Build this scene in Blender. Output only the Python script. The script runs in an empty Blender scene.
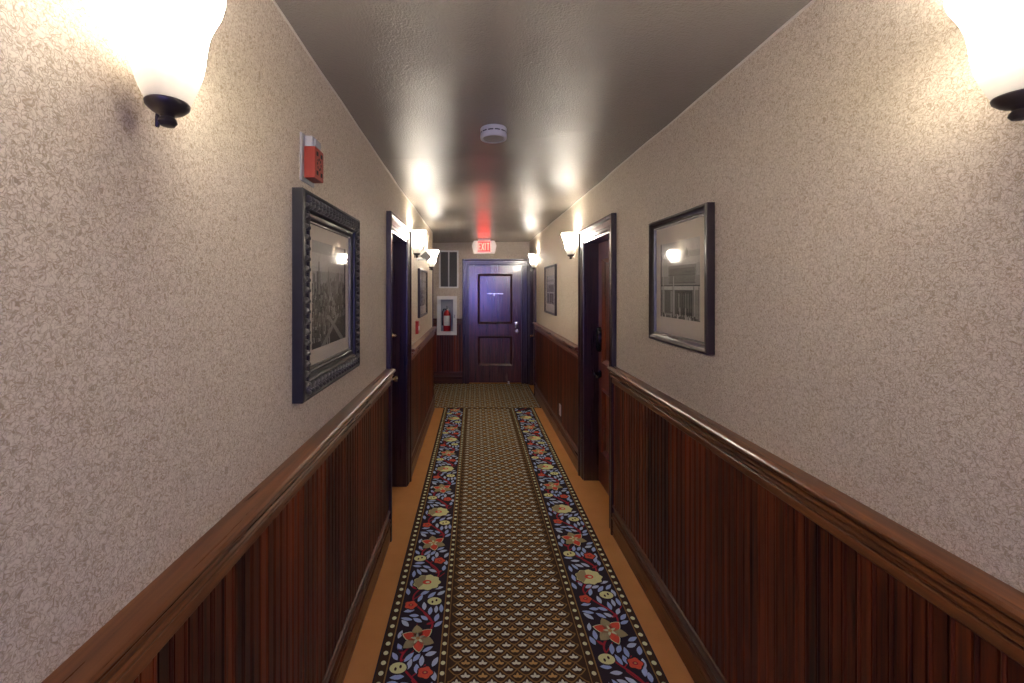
import bpy, bmesh, math, random
from mathutils import Vector, Matrix

random.seed(7)
PI = math.pi
C = bpy.context.scene.collection
scene = bpy.context.scene

# ------------------------------------------------------------------ place
F = 430.0                      # focal length in pixels of a 1024-wide frame
H = 1.645                      # eye height
XL, XR = -0.575, 0.94          # faces of the two long walls
YB, YC, YE = -2.4, 5.80, 7.41  # rear wall, corner where the left wall stops, end wall
XLOB = -1.75                   # far side of the lobby


# ------------------------------------------------------------------ materials
def srgb(r, g, b):
    def f(c):
        c /= 255.0
        return c / 12.92 if c <= 0.04045 else ((c + 0.055) / 1.055) ** 2.4
    return (f(r), f(g), f(b), 1.0)


class NT:
    def __init__(self, name):
        self.m = bpy.data.materials.new(name)
        self.m.use_nodes = True
        self.t = self.m.node_tree
        self.t.nodes.clear()
        self.out = self.t.nodes.new('ShaderNodeOutputMaterial')

    def n(self, kind, **kw):
        nd = self.t.nodes.new(kind)
        for k, v in kw.items():
            if k.startswith('i_'):
                key = k[2:].replace('_', ' ')
                nd.inputs[key].default_value = v
            else:
                setattr(nd, k, v)
        return nd

    def l(self, a, b):
        self.t.links.new(a, b)

    def math(self, op, a, b=None, c=None, clamp=False):
        nd = self.t.nodes.new('ShaderNodeMath')
        nd.operation = op
        nd.use_clamp = clamp
        for i, v in enumerate((a, b, c)):
            if v is None:
                continue
            if isinstance(v, (int, float)):
                nd.inputs[i].default_value = v
            else:
                self.l(v, nd.inputs[i])
        return nd.outputs[0]

    def mix(self, fac, a, b):
        nd = self.t.nodes.new('ShaderNodeMix')
        nd.data_type = 'RGBA'
        if isinstance(fac, (int, float)):
            nd.inputs[0].default_value = fac
        else:
            self.l(fac, nd.inputs[0])
        for i, v in ((6, a), (7, b)):
            if isinstance(v, tuple):
                nd.inputs[i].default_value = v
            else:
                self.l(v, nd.inputs[i])
        return nd.outputs[2]

    def ramp(self, fac, stops):
        nd = self.t.nodes.new('ShaderNodeValToRGB')
        e = nd.color_ramp.elements
        while len(e) < len(stops):
            e.new(0.5)
        for k, (p, c) in enumerate(stops):
            e[k].position = p
            e[k].color = c
        self.l(fac, nd.inputs[0])
        return nd.outputs[0]

    def bsdf(self, **kw):
        b = self.n('ShaderNodeBsdfPrincipled')
        for k, v in kw.items():
            key = k.replace('_', ' ')
            if isinstance(v, (int, float, tuple)):
                b.inputs[key].default_value = v
            else:
                self.l(v, b.inputs[key])
        self.l(b.outputs[0], self.out.inputs[0])
        self.b = b
        return b

    def bump(self, height, strength=0.3, dist=0.002):
        bp = self.n('ShaderNodeBump')
        bp.inputs['Strength'].default_value = strength
        bp.inputs['Distance'].default_value = dist
        self.l(height, bp.inputs['Height'])
        self.l(bp.outputs[0], self.b.inputs['Normal'])

    def coords(self, scale=(1, 1, 1)):
        tc = self.n('ShaderNodeTexCoord')
        mp = self.n('ShaderNodeMapping')
        mp.inputs['Scale'].default_value = scale
        self.l(tc.outputs['Object'], mp.inputs[0])
        return mp.outputs[0]

    def noise(self, vec, scale, detail=2.0, rough=0.5, dist=0.0):
        nd = self.n('ShaderNodeTexNoise')
        nd.inputs['Scale'].default_value = scale
        nd.inputs['Detail'].default_value = detail
        nd.inputs['Roughness'].default_value = rough
        nd.inputs['Distortion'].default_value = dist
        self.l(vec, nd.inputs['Vector'])
        return nd.outputs[0]


def plain(name, col, rough=0.5, metal=0.0, spec=0.5, coat=0.0, var=0.12, vscale=40):
    t = NT(name)
    v = t.coords()
    nz = t.noise(v, vscale, 3)
    dark = tuple(c * (1 - var) for c in col[:3]) + (1,)
    lite = tuple(min(1, c * (1 + var)) for c in col[:3]) + (1,)
    colr = t.mix(nz, dark, lite)
    t.bsdf(Base_Color=colr, Roughness=rough, Metallic=metal, Specular_IOR_Level=spec, Coat_Weight=coat, Coat_Roughness=0.15)
    return t.m


def wood(name, dark, light, axis, rough=0.35, coat=0.3, boards=False, bump=0.25, crough=0.2):
    t = NT(name)
    sc = [60, 60, 60]
    sc[axis] = 2.2
    v = t.coords(tuple(sc))
    if boards:
        at = t.n('ShaderNodeAttribute')
        at.attribute_name = 'board'
        off = t.n('ShaderNodeCombineXYZ')
        k = t.math('MULTIPLY', at.outputs['Fac'], 37.0)
        t.l(k, off.inputs[0]); t.l(k, off.inputs[1]); t.l(k, off.inputs[2])
        ad = t.n('ShaderNodeVectorMath')
        ad.operation = 'ADD'
        t.l(v, ad.inputs[0]); t.l(off.outputs[0], ad.inputs[1])
        v = ad.outputs[0]
    g1 = t.noise(v, 1.0, 5, 0.62, 0.4)
    sc2 = [9, 9, 9]
    sc2[axis] = 0.9
    g2 = t.noise(t.coords(tuple(sc2)), 1.0, 3, 0.55, 1.0)
    g = t.math('ADD', t.math('MULTIPLY', g1, 0.65), t.math('MULTIPLY', g2, 0.35))
    if boards:
        g = t.math('ADD', g, t.math('MULTIPLY', t.math('SUBTRACT', at.outputs['Fac'], 0.5), 0.22))
    mid = tuple((a * 0.6 + b * 0.4) for a, b in zip(dark, light))
    col = t.ramp(g, [(0.36, dark), (0.5, mid), (0.66, light)])
    r = t.math('ADD', t.math('MULTIPLY', g1, 0.2), rough - 0.1)
    t.bsdf(Base_Color=col, Roughness=r, Coat_Weight=coat, Coat_Roughness=crough, Specular_IOR_Level=0.5)
    t.bump(g1, bump, 0.0012)
    return t.m


M = {}
WD, WL = (0.020, 0.0062, 0.003, 1), (0.125, 0.040, 0.014, 1)
M['boards'] = wood('wood beadboard', (0.017, 0.0040, 0.0018, 1), (0.215, 0.044, 0.0100, 1), 2, 0.40, 0.10, boards=True)
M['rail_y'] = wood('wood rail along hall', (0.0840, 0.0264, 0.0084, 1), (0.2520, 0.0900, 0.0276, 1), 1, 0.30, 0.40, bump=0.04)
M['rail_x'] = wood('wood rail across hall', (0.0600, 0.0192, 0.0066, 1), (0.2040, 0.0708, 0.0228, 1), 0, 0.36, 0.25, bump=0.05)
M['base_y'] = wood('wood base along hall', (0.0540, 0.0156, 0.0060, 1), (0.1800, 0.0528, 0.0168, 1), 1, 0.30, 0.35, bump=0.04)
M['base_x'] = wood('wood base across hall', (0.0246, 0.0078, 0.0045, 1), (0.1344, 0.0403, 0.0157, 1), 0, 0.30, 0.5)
M['casing'] = wood('dark casing wood', (0.013, 0.006, 0.007, 1), (0.050, 0.020, 0.018, 1), 2, 0.30, 0.9, crough=0.25)
M['casing'].node_tree.nodes['Principled BSDF'].inputs['Coat IOR'].default_value = 1.8
M['door'] = wood('door wood', (0.0480, 0.0104, 0.0056, 1), (0.2880, 0.0600, 0.0256, 1), 2, 0.34, 0.4, crough=0.28)
M['end_door'] = wood('end door wood', (0.0312, 0.0078, 0.0078, 1), (0.1560, 0.0390, 0.0286, 1), 2, 0.30, 1.0, crough=0.20)
M['end_door'].node_tree.nodes['Principled BSDF'].inputs['Coat IOR'].default_value = 1.9

# wallpaper: embossed vermicelli squiggles
t = NT('embossed wallpaper')
v = t.coords()
n1 = t.noise(v, 88, 1.5, 0.5, 0.9)
n2 = t.noise(v, 150, 1.0, 0.5, 0.6)
n3 = t.noise(v, 5, 3, 0.6)
l1 = t.math('SUBTRACT', 1.0, t.math('MULTIPLY', t.math('ABSOLUTE', t.math('SUBTRACT', n1, 0.5)), 17.0), clamp=True)
l2 = t.math('SUBTRACT', 1.0, t.math('MULTIPLY', t.math('ABSOLUTE', t.math('SUBTRACT', n2, 0.5)), 10.0), clamp=True)
ln = t.math('MAXIMUM', l1, t.math('MULTIPLY', l2, 0.6))
base = t.mix(n3, (0.655, 0.578, 0.475, 1), (0.715, 0.64, 0.54, 1))
col = t.mix(t.math('MULTIPLY', ln, 0.82), base, (0.29, 0.21, 0.125, 1))
t.bsdf(Base_Color=col, Roughness=0.62, Specular_IOR_Level=0.3)
t.bump(t.math('ADD', ln, t.math('MULTIPLY', t.noise(v, 260, 2), 0.25)), 0.30, 0.0010)
M['paper'] = t.m

# ceiling: semi-gloss orange-peel paint
t = NT('glossy ceiling paint')
v = t.coords()
nA = t.noise(v, 3, 3, 0.5)
col = t.mix(nA, (0.225, 0.202, 0.174, 1), (0.265, 0.238, 0.206, 1))
t.bsdf(Base_Color=col, Roughness=0.15, Specular_IOR_Level=0.60)
hb = t.math('ADD', t.noise(v, 135, 2, 0.6), t.math('MULTIPLY', t.noise(v, 48, 2, 0.5), 0.35))
t.bump(hb, 0.9, 0.0032)
M['ceiling'] = t.m

t = NT('tan carpet')
v = t.coords()
n1 = t.noise(v, 380, 3, 0.7)
n2 = t.noise(v, 7, 3, 0.6)
col = t.mix(t.math('ADD', t.math('MULTIPLY', n1, 0.6), t.math('MULTIPLY', n2, 0.4)), (0.46, 0.185, 0.050, 1), (0.74, 0.36, 0.125, 1))
t.bsdf(Base_Color=col, Roughness=0.95, Specular_IOR_Level=0.1)
t.bump(n1, 0.5, 0.003)
M['tan'] = t.m


def yarn(name, col, var=0.3):
    col = tuple(min(0.8, c * 1.55) for c in col[:3])
    t = NT(name)
    v = t.coords()
    n1 = t.noise(v, 330, 3, 0.7)
    a = tuple(c * (1 - var) for c in col[:3]) + (1,)
    b = tuple(c * (1 + var) for c in col[:3]) + (1,)
    t.bsdf(Base_Color=t.mix(n1, a, b), Roughness=0.95, Specular_IOR_Level=0.08)
    t.bump(n1, 0.35, 0.002)
    return t.m


Y = {
    'ground': yarn('dark brown yarn', srgb(62, 46, 32)),
    'navy': yarn('near black yarn', srgb(44, 38, 42)),
    'line': yarn('brown trellis yarn', srgb(126, 96, 56)),
    'grey': yarn('pale grey yarn', srgb(205, 198, 172)),
    'gold': yarn('tan yarn', srgb(172, 134, 82)),
    'cream': yarn('cream yarn', srgb(226, 206, 150)),
    'paleg': yarn('pale green yarn', srgb(206, 200, 136)),
    'olive': yarn('olive yarn', srgb(142, 130, 94)),
    'red': yarn('coral yarn', srgb(206, 78, 58)),
    'wine': yarn('crimson yarn', srgb(146, 44, 52)),
    'blue': yarn('slate blue yarn', srgb(142, 158, 190)),
    'blue2': yarn('pale blue yarn', srgb(164, 174, 194)),
}

M['white'] = plain('white enamel', (0.78, 0.78, 0.76, 1), 0.4, var=0.03)
M['bead'] = plain('paint bead', (0.62, 0.57, 0.5, 1), 0.5, var=0.1)
M['bronze'] = plain('dark bronze metal', (0.085, 0.072, 0.066, 1), 0.38, 0.7, var=0.25)
M['steel'] = plain('brushed nickel', (0.72, 0.70, 0.66, 1), 0.25, 1.0, var=0.06)
M['brass'] = plain('worn brass', (0.72, 0.60, 0.40, 1), 0.25, 1.0, var=0.08)
M['black'] = plain('black plastic', (0.012, 0.013, 0.017, 1), 0.25, var=0.2)
M['hole'] = plain('black recess', (0.004, 0.004, 0.004, 1), 0.8, var=0.1)
M['alarm'] = plain('red alarm plastic', srgb(152, 48, 31), 0.5, var=0.06)
M['greyp'] = plain('grey plastic', (0.33, 0.33, 0.33, 1), 0.45, var=0.08)
M['lens'] = plain('clear strobe lens', (0.45, 0.46, 0.47, 1), 0.12, var=0.08)
M['pull'] = plain('red pull station', srgb(178, 34, 26), 0.4, var=0.08)
M['ext'] = plain('extinguisher red', srgb(190, 22, 30), 0.3, var=0.06)
M['louver'] = plain('dark grey louver', (0.21, 0.205, 0.20, 1), 0.5, var=0.15)
M['frame_dark'] = wood('dark picture frame', (0.012, 0.007, 0.007, 1), (0.034, 0.018, 0.017, 1), 2, 0.34, 0.3)
M['frame_pewter'] = plain('pewter carved frame', (0.020, 0.018, 0.019, 1), 0.48, 0.2, coat=0.08, var=0.3)
M['frame_lip'] = plain('silver frame lip', (0.15, 0.14, 0.13, 1), 0.4, 0.2, var=0.1)
M['mat'] = plain('cream picture mat', (0.62, 0.56, 0.49, 1), 0.8, var=0.03)
M['detector'] = plain('white detector plastic', (0.52, 0.52, 0.55, 1), 0.45, var=0.03)
M['sensor'] = plain('grey detector grille', (0.28, 0.26, 0.24, 1), 0.5, var=0.1)
M['cab_in'] = plain('cabinet inside', (0.40, 0.42, 0.47, 1), 0.5, var=0.05)
M['slate'] = plain('slate grey plate', (0.10, 0.095, 0.088, 1), 0.6, var=0.1)
M['pewter_hi'] = plain('pewter carving with painted highlight', (0.11, 0.105, 0.10, 1), 0.38, 0.35, var=0.3)  # lighter than the frame: highlights on the carving put into its colour
M['rubber'] = plain('white rubber', (0.7, 0.68, 0.64, 1), 0.6)
GREYS = []
for k, g in enumerate((0.012, 0.035, 0.08, 0.15, 0.24, 0.35, 0.46, 0.58)):
    GREYS.append(plain('print tone %d' % k, (g * 1.02, g, g * 0.97, 1), 0.6, var=0.35, vscale=160))

# picture glass: mostly clear, mirror-like by Fresnel
t = NT('picture glass')
fr = t.n('ShaderNodeFresnel'); fr.inputs[0].default_value = 1.5
tr = t.n('ShaderNodeBsdfTransparent')
gl = t.n('ShaderNodeBsdfGlossy'); gl.inputs['Roughness'].default_value = 0.06
mx = t.n('ShaderNodeMixShader')
gm_ = t.n('ShaderNodeNewGeometry')
t.l(t.math('MULTIPLY', fr.outputs[0], t.math('SUBTRACT', 1.0, gm_.outputs['Backfacing'])), mx.inputs[0]); t.l(tr.outputs[0], mx.inputs[1]); t.l(gl.outputs[0], mx.inputs[2])
t.l(mx.outputs[0], t.out.inputs[0])
M['glass'] = t.m

# sconce glass: frosted, lit from inside
t = NT('frosted lamp glass')
v = t.coords()
dif = t.n('ShaderNodeBsdfDiffuse'); dif.inputs[0].default_value = (0.50, 0.48, 0.45, 1)
trl = t.n('ShaderNodeBsdfTranslucent'); trl.inputs[0].default_value = (0.45, 0.43, 0.40, 1)
em = t.n('ShaderNodeEmission')
em.inputs[0].default_value = (1.0, 0.92, 0.80, 1)
# the bulb sits in the upper half, so the glass glows most there
tcz = t.n('ShaderNodeTexCoord'); sxyz = t.n('ShaderNodeSeparateXYZ')
t.l(tcz.outputs['Object'], sxyz.inputs[0])
mr = t.n('ShaderNodeMapRange'); mr.interpolation_type = 'SMOOTHSTEP'
mr.inputs[1].default_value = 0.040; mr.inputs[2].default_value = 0.125; mr.inputs[3].default_value = 0.12; mr.inputs[4].default_value = 50.0
t.l(sxyz.outputs[2], mr.inputs[0])
mf = t.n('ShaderNodeMapRange'); mf.interpolation_type = 'SMOOTHSTEP'
mf.inputs[1].default_value = 0.055; mf.inputs[2].default_value = 0.14; mf.inputs[3].default_value = 0.03; mf.inputs[4].default_value = 1.0
t.l(sxyz.outputs[0], mf.inputs[0])
ml = t.n('ShaderNodeMapRange'); ml.interpolation_type = 'SMOOTHSTEP'
ml.inputs[1].default_value = 0.130; ml.inputs[2].default_value = 0.200; ml.inputs[3].default_value = 1.0; ml.inputs[4].default_value = 0.22
t.l(sxyz.outputs[2], ml.inputs[0])
t.l(t.math('MULTIPLY', t.math('MULTIPLY', mr.outputs[0], ml.outputs[0]), mf.outputs[0]), em.inputs[1])
m1 = t.n('ShaderNodeMixShader'); m1.inputs[0].default_value = 0.5
t.l(dif.outputs[0], m1.inputs[1]); t.l(trl.outputs[0], m1.inputs[2])
ad = t.n('ShaderNodeAddShader')
t.l(m1.outputs[0], ad.inputs[0]); t.l(em.outputs[0], ad.inputs[1])
t.l(ad.outputs[0], t.out.inputs[0])
M['lamp_glass'] = t.m

t = NT('window pane')
fr = t.n('ShaderNodeFresnel'); fr.inputs[0].default_value = 1.45
tr = t.n('ShaderNodeBsdfTransparent')
gl = t.n('ShaderNodeBsdfGlossy'); gl.inputs['Roughness'].default_value = 0.0
mx = t.n('ShaderNodeMixShader')
gm_ = t.n('ShaderNodeNewGeometry')
t.l(t.math('MULTIPLY', fr.outputs[0], t.math('SUBTRACT', 1.0, gm_.outputs['Backfacing'])), mx.inputs[0]); t.l(tr.outputs[0], mx.inputs[1]); t.l(gl.outputs[0], mx.inputs[2])
t.l(mx.outputs[0], t.out.inputs[0])
M['pane'] = t.m


def emit(name, col, s):
    t = NT(name)
    e = t.n('ShaderNodeEmission')
    e.inputs[0].default_value = col
    e.inputs[1].default_value = s
    t.l(e.outputs[0], t.out.inputs[0])
    return t.m


M['exit_glow'] = emit('exit sign red glow', (1.0, 0.025, 0.025, 1), 1.5)
M['exit_letter'] = emit('exit sign letters', (1.0, 0.40, 0.29, 1), 0.70)


t = NT('exit housing with added glow')
t.bsdf(Base_Color=(0.8, 0.78, 0.75, 1), Roughness=0.4, Emission_Color=(1.0, 0.72, 0.66, 1), Emission_Strength=0.07)  # pinkish emission added to the plastic, standing in for the sign's spill light
M['exit_body'] = t.m


# ------------------------------------------------------------------ mesh builder
def ident(u, p, z):
    return (u, p, z)


def on_left(u, p, z):      # u runs along the hall, p stands off the wall
    return (XL + p, u, z)


def on_right(u, p, z):
    return (XR - p, u, z)


def on_end(u, p, z):
    return (u, YE - p, z)


class MB:
    def __init__(self, mp=ident):
        self.v, self.f, self.mi, self.mats, self.bd = [], [], [], [], []
        self.mp = mp

    def slot(self, m):
        if m not in self.mats:
            self.mats.append(m)
        return self.mats.index(m)

    def add(self, verts, faces, m, board=0.5):
        o = len(self.v)
        self.v += [self.mp(*p) for p in verts]
        s = self.slot(m)
        for f in faces:
            self.f.append([i + o for i in f]); self.mi.append(s); self.bd.append(board)

    def box(self, a, b, m, bev=0.0):
        (x0, y0, z0), (x1, y1, z1) = a, b
        x0, x1 = min(x0, x1), max(x0, x1); y0, y1 = min(y0, y1), max(y0, y1); z0, z1 = min(z0, z1), max(z0, z1)
        if bev <= 0:
            vs = [(x0, y0, z0), (x1, y0, z0), (x1, y1, z0), (x0, y1, z0), (x0, y0, z1), (x1, y0, z1), (x1, y1, z1), (x0, y1, z1)]
            fs = [(0, 3, 2, 1), (4, 5, 6, 7), (0, 1, 5, 4), (1, 2, 6, 5), (2, 3, 7, 6), (3, 0, 4, 7)]
            self.add(vs, fs, m)
            return
        bm = bmesh.new()
        bmesh.ops.create_cube(bm, size=1, matrix=Matrix.Translation(((x0 + x1) / 2, (y0 + y1) / 2, (z0 + z1) / 2)) @ Matrix.Diagonal((x1 - x0, y1 - y0, z1 - z0, 1)))
        bmesh.ops.bevel(bm, geom=bm.edges[:], offset=bev, segments=2, affect='EDGES', profile=0.5)
        bm.verts.index_update()
        self.add([tuple(q.co) for q in bm.verts], [[q.index for q in f.verts] for f in bm.faces], m)
        bm.free()

    def lathe(self, prof, m, n=32, c=(0, 0, 0), axis='z', cap=True, wob=None):
        vs, fs = [], []
        for k, (r, h) in enumerate(prof):
            for i in range(n):
                a = 2 * PI * i / n
                rr = r * (1 + (wob(a, k) if wob else 0))
                q = (rr * math.cos(a), rr * math.sin(a), h)
                if axis == 'y':
                    q = (q[0], q[2], q[1])
                elif axis == 'x':
                    q = (q[2], q[0], q[1])
                vs.append((q[0] + c[0], q[1] + c[1], q[2] + c[2]))
        for k in range(len(prof) - 1):
            for i in range(n):
                j = (i + 1) % n
                fs.append((k * n + i, k * n + j, (k + 1) * n + j, (k + 1) * n + i))
        if cap:
            fs.append(tuple(range(n - 1, -1, -1)))
            b = (len(prof) - 1) * n
            fs.append(tuple(range(b, b + n)))
        self.add(vs, fs, m)

    def tube(self, pts, r, m, n=10):
        vs, fs = [], []
        P = [Vector(p) for p in pts]
        for k, p in enumerate(P):
            d = (P[min(k + 1, len(P) - 1)] - P[max(k - 1, 0)]).normalized()
            u = d.orthogonal().normalized() if k == 0 else (u - d * u.dot(d)).normalized()
            w = d.cross(u)
            for i in range(n):
                a = 2 * PI * i / n
                q = p + (u * math.cos(a) + w * math.sin(a)) * (r if isinstance(r, (int, float)) else r[k])
                vs.append(tuple(q))
        for k in range(len(P) - 1):
            for i in range(n):
                j = (i + 1) % n
                fs.append((k * n + i, k * n + j, (k + 1) * n + j, (k + 1) * n + i))
        fs.append(tuple(range(n - 1, -1, -1)))
        b = (len(P) - 1) * n
        fs.append(tuple(range(b, b + n)))
        self.add(vs, fs, m)

    def extrude(self, prof, u0, u1, m, closed=True):
        """profile of (p, z) swept along u"""
        n = len(prof)
        vs = [(u0, p, z) for p, z in prof] + [(u1, p, z) for p, z in prof]
        fs = [(i, (i + 1) % n, n + (i + 1) % n, n + i) for i in range(n if closed else n - 1)]
        if closed:
            fs += [tuple(range(n - 1, -1, -1)), tuple(range(n, 2 * n))]
        self.add(vs, fs, m)

    def ring(self, u0, u1, z0, z1, prof, m):
        """picture-frame sweep: profile of (s inward, p) round a rectangle"""
        n = len(prof)
        vs, fs = [], []
        for cu, cz, du, dz in ((u0, z0, 1, 1), (u1, z0, -1, 1), (u1, z1, -1, -1), (u0, z1, 1, -1)):
            for s, p in prof:
                vs.append((cu + du * s, p, cz + dz * s))
        for k in range(4):
            b, c = k * n, ((k + 1) % 4) * n
            for i in range(n - 1):
                fs.append((b + i, c + i, c + i + 1, b + i + 1))
        self.add(vs, fs, m)

    def arch(self, u0, u1, h, prof, m):
        """door casing: profile of (s outward, p) up, across and down"""
        n = len(prof)
        vs, fs = [], []
        for cu, cz, du, dz in ((u0, 0, -1, 0), (u0, h, -1, 1), (u1, h, 1, 1), (u1, 0, 1, 0)):
            for s, p in prof:
                vs.append((cu + du * s, p, cz + dz * s))
        for k in range(3):
            b, c = k * n, (k + 1) * n
            for i in range(n - 1):
                fs.append((b + i, c + i, c + i + 1, b + i + 1))
            fs.append((b + n - 1, c + n - 1, c, b))
        fs.append(tuple(range(n))); fs.append(tuple(range(3 * n, 4 * n)))
        self.add(vs, fs, m)

    def sheet(self, us, zs, holes, p0, p1, m):
        """a slab in the u-z plane between p0 and p1 with rectangular holes"""
        us, zs = sorted(set(us)), sorted(set(zs))

        def solid(i, j):
            if not (0 <= i < len(us) - 1 and 0 <= j < len(zs) - 1):
                return False
            cu, cz = (us[i] + us[i + 1]) / 2, (zs[j] + zs[j + 1]) / 2
            return not any(a < cu < b and c < cz < d for a, b, c, d in holes)
        nz = len(zs)
        nv = len(us) * nz
        vs = [(u, p0, z) for u in us for z in zs] + [(u, p1, z) for u in us for z in zs]
        fs = []
        for i in range(len(us) - 1):
            for j in range(nz - 1):
                if not solid(i, j):
                    continue
                a, b, c, d = i * nz + j, (i + 1) * nz + j, (i + 1) * nz + j + 1, i * nz + j + 1
                fs.append((a, b, c, d)); fs.append((d + nv, c + nv, b + nv, a + nv))
                for (x, y, q, r) in ((a, b, i, j - 1), (b, c, i + 1, j), (c, d, i, j + 1), (d, a, i - 1, j)):
                    if not solid(q, r):
                        fs.append((y, x, x + nv, y + nv))
        used = sorted({i for f in fs for i in f})
        ix = {o: k for k, o in enumerate(used)}
        self.add([vs[i] for i in used], [[ix[i] for i in f] for f in fs], m)

    def build(self, name, parent=None, smooth=False, loc=None, recalc=True, kind=None, angle=40):
        me = bpy.data.meshes.new(name)
        vv = self.v
        if loc is not None:
            vv = [(a - loc[0], b - loc[1], c - loc[2]) for a, b, c in vv]
        me.from_pydata(vv, [], self.f)
        for m in self.mats:
            me.materials.append(m)
        me.polygons.foreach_set('material_index', self.mi)
        if len(set(self.bd)) > 1:
            at = me.attributes.new('board', 'FLOAT', 'FACE')
            at.data.foreach_set('value', self.bd)
        me.update()
        if recalc:
            bm = bmesh.new(); bm.from_mesh(me)
            bmesh.ops.recalc_face_normals(bm, faces=bm.faces[:])
            bm.to_mesh(me); bm.free()
        if smooth:
            for p in me.polygons:
                p.use_smooth = True
            try:
                me.set_sharp_from_angle(angle=math.radians(angle))
            except Exception:
                pass
        o = bpy.data.objects.new(name, me)
        C.objects.link(o)
        if loc is not None:
            o.location = loc
        if parent is not None:
            o.parent = parent
            if loc is None:
                o.matrix_parent_inverse = Matrix.Translation(-Vector(parent.location))
            else:
                o.location = Vector(loc) - Vector(parent.location)
        if kind:
            o['kind'] = kind
        return o


def thing(name, label, cat, loc, group=None):
    o = bpy.data.objects.new(name, None)
    C.objects.link(o)
    o.empty_display_size = 0.05
    o.location = loc
    o['label'] = label
    o['category'] = cat
    if group:
        o['group'] = group
    return o


def struct_root(name, loc):
    o = bpy.data.objects.new(name, None)
    C.objects.link(o)
    o.empty_display_size = 0.05
    o.location = loc
    o['kind'] = 'structure'
    return o


def part_label(o, s):
    o['label'] = s
    return o


# ------------------------------------------------------------------ openings
# (u0, u1, height)
D1 = (2.885, 3.575, 2.045)     # left wall
D2 = (2.960, 3.690, 2.045)     # right wall
D4 = (6.675, 7.305, 2.045)     # right wall, beside the end wall
D3 = (-0.118, 0.822, 2.045)    # end wall
CW = 0.100                     # casing width

# ------------------------------------------------------------------ shell
b = MB(on_left)
b.sheet([YB, D1[0], D1[1], YC], [0, D1[2], 2.62], [(D1[0], D1[1], -1, D1[2])], 0, -0.17, M['paper'])
b.build('wall_left', kind='structure')

b = MB(on_right)
b.sheet([YB, D2[0], D2[1], D4[0], D4[1], YE + 0.2], [0, D2[2], 2.62],
        [(D2[0], D2[1], -1, D2[2]), (D4[0], D4[1], -1, D4[2])], 0, -0.17, M['paper'])
b.build('wall_right', kind='structure')

CAB = (-0.620, -0.345, 0.870, 1.475)     # recess for the cabinet in the end wall
b = MB(on_end)
b.sheet([XLOB, CAB[0], CAB[1], D3[0], D3[1], XR], [0, CAB[2], CAB[3], D3[2], 2.62],
        [(D3[0], D3[1], -1, D3[2]), CAB], 0, -0.2, M['paper'])
b.build('wall_end', kind='structure')

b = MB(); b.box((XLOB - 0.1, YC - 0.12, 0), (XLOB, YE + 0.2, 2.62), M['paper'])
b.build('wall_lobby', kind='structure')
b = MB(); b.box((XLOB, YC - 0.12, 0), (XL - 0.17, YC, 2.62), M['paper'])
b.build('wall_return', kind='structure')

WIN = (-0.47, 0.84, 0.80, 2.32)
b = MB(lambda u, p, z: (u, YB + p, z))
b.sheet([XL - 0.17, WIN[0], WIN[1], XR + 0.17], [0, WIN[2], WIN[3], 2.62], [WIN], 0, -0.18, M['paper'])
b.build('wall_rear', kind='structure')

# ceiling: an old plaster ceiling, a little out of level
def ceil_z(x, y):
    pts = [(-3, 2.470), (1.0, 2.468), (1.8, 2.444), (3.3, 2.405), (5.7, 2.388), (7.4, 2.425), (9, 2.44)]
    for (a, za), (c, zc) in zip(pts, pts[1:]):
        if a <= y <= c:
            q_ = (y - a) / (c - a)
            zl = za + (zc - za) * q_ * q_ * (3 - 2 * q_)
            break
    t_ = (x - XL) / (XR - XL)
    t_ = max(0.0, min(1.0, t_))
    return zl + (2.440 - zl) * t_ + 0.0022 * math.sin(y * 5.1 + x) + 0.0015 * math.sin(y * 11.3)


b = MB()
nx, ny = 24, 120
x0, x1, y0, y1 = XLOB - 0.1, XR + 0.17, YB - 0.18, YE + 0.2
vs = [(x0 + (x1 - x0) * i / nx, y0 + (y1 - y0) * j / ny) for i in range(nx + 1) for j in range(ny + 1)]
vs = [(x, y, ceil_z(x, y)) for x, y in vs]
nb = len(vs)
vs += [(x, y, 2.66) for x, y, _ in vs]
fs = []
for i in range(nx):
    for j in range(ny):
        a = i * (ny + 1) + j
        q = (a, a + 1, a + ny + 2, a + ny + 1)
        fs.append(q); fs.append(tuple(k + nb for k in reversed(q)))
edge = [i * (ny + 1) for i in range(nx + 1)] + [nx * (ny + 1) + j for j in range(1, ny + 1)] + \
       [i * (ny + 1) + ny for i in range(nx - 1, -1, -1)] + [j for j in range(ny - 1, 0, -1)]
for k in range(len(edge)):
    a, c = edge[k], edge[(k + 1) % len(edge)]
    fs.append((a, c, c + nb, a + nb))
b.add(vs, fs, M['ceiling'])
b.build('ceiling', smooth=True, kind='structure')

b = MB()
b.box((XLOB - 0.1, YB - 0.18, -0.12), (XR + 0.17, YE + 0.2, 0), M['tan'])
b.build('floor', kind='structure')

# paint bead where wall meets ceiling
def bead(mp, xw, u0, u1, n, name):
    bb = MB(mp)
    vs, fs = [], []
    for k in range(n + 1):
        u = u0 + (u1 - u0) * k / n
        z = ceil_z(xw, u)
        w = 0.0045 + 0.0035 * (0.5 + 0.5 * math.sin(u * 3.7) * math.sin(u * 1.3 + 1))
        vs += [(u, -0.002, z - w), (u, 0.004, z - w * 0.9), (u, w, z + 0.003), (u, -0.002, z + 0.004)]
    for k in range(n):
        for i in range(4):
            a, c = k * 4 + i, k * 4 + (i + 1) % 4
            fs.append((a, c, c + 4, a + 4))
    bb.add(vs, fs, M['bead'])
    bb.build(name, smooth=True, kind='structure')


bead(on_left, XL, YB, YC, 70, 'trim_1')
bead(on_right, XR, YB, YE, 80, 'trim_2')

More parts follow.
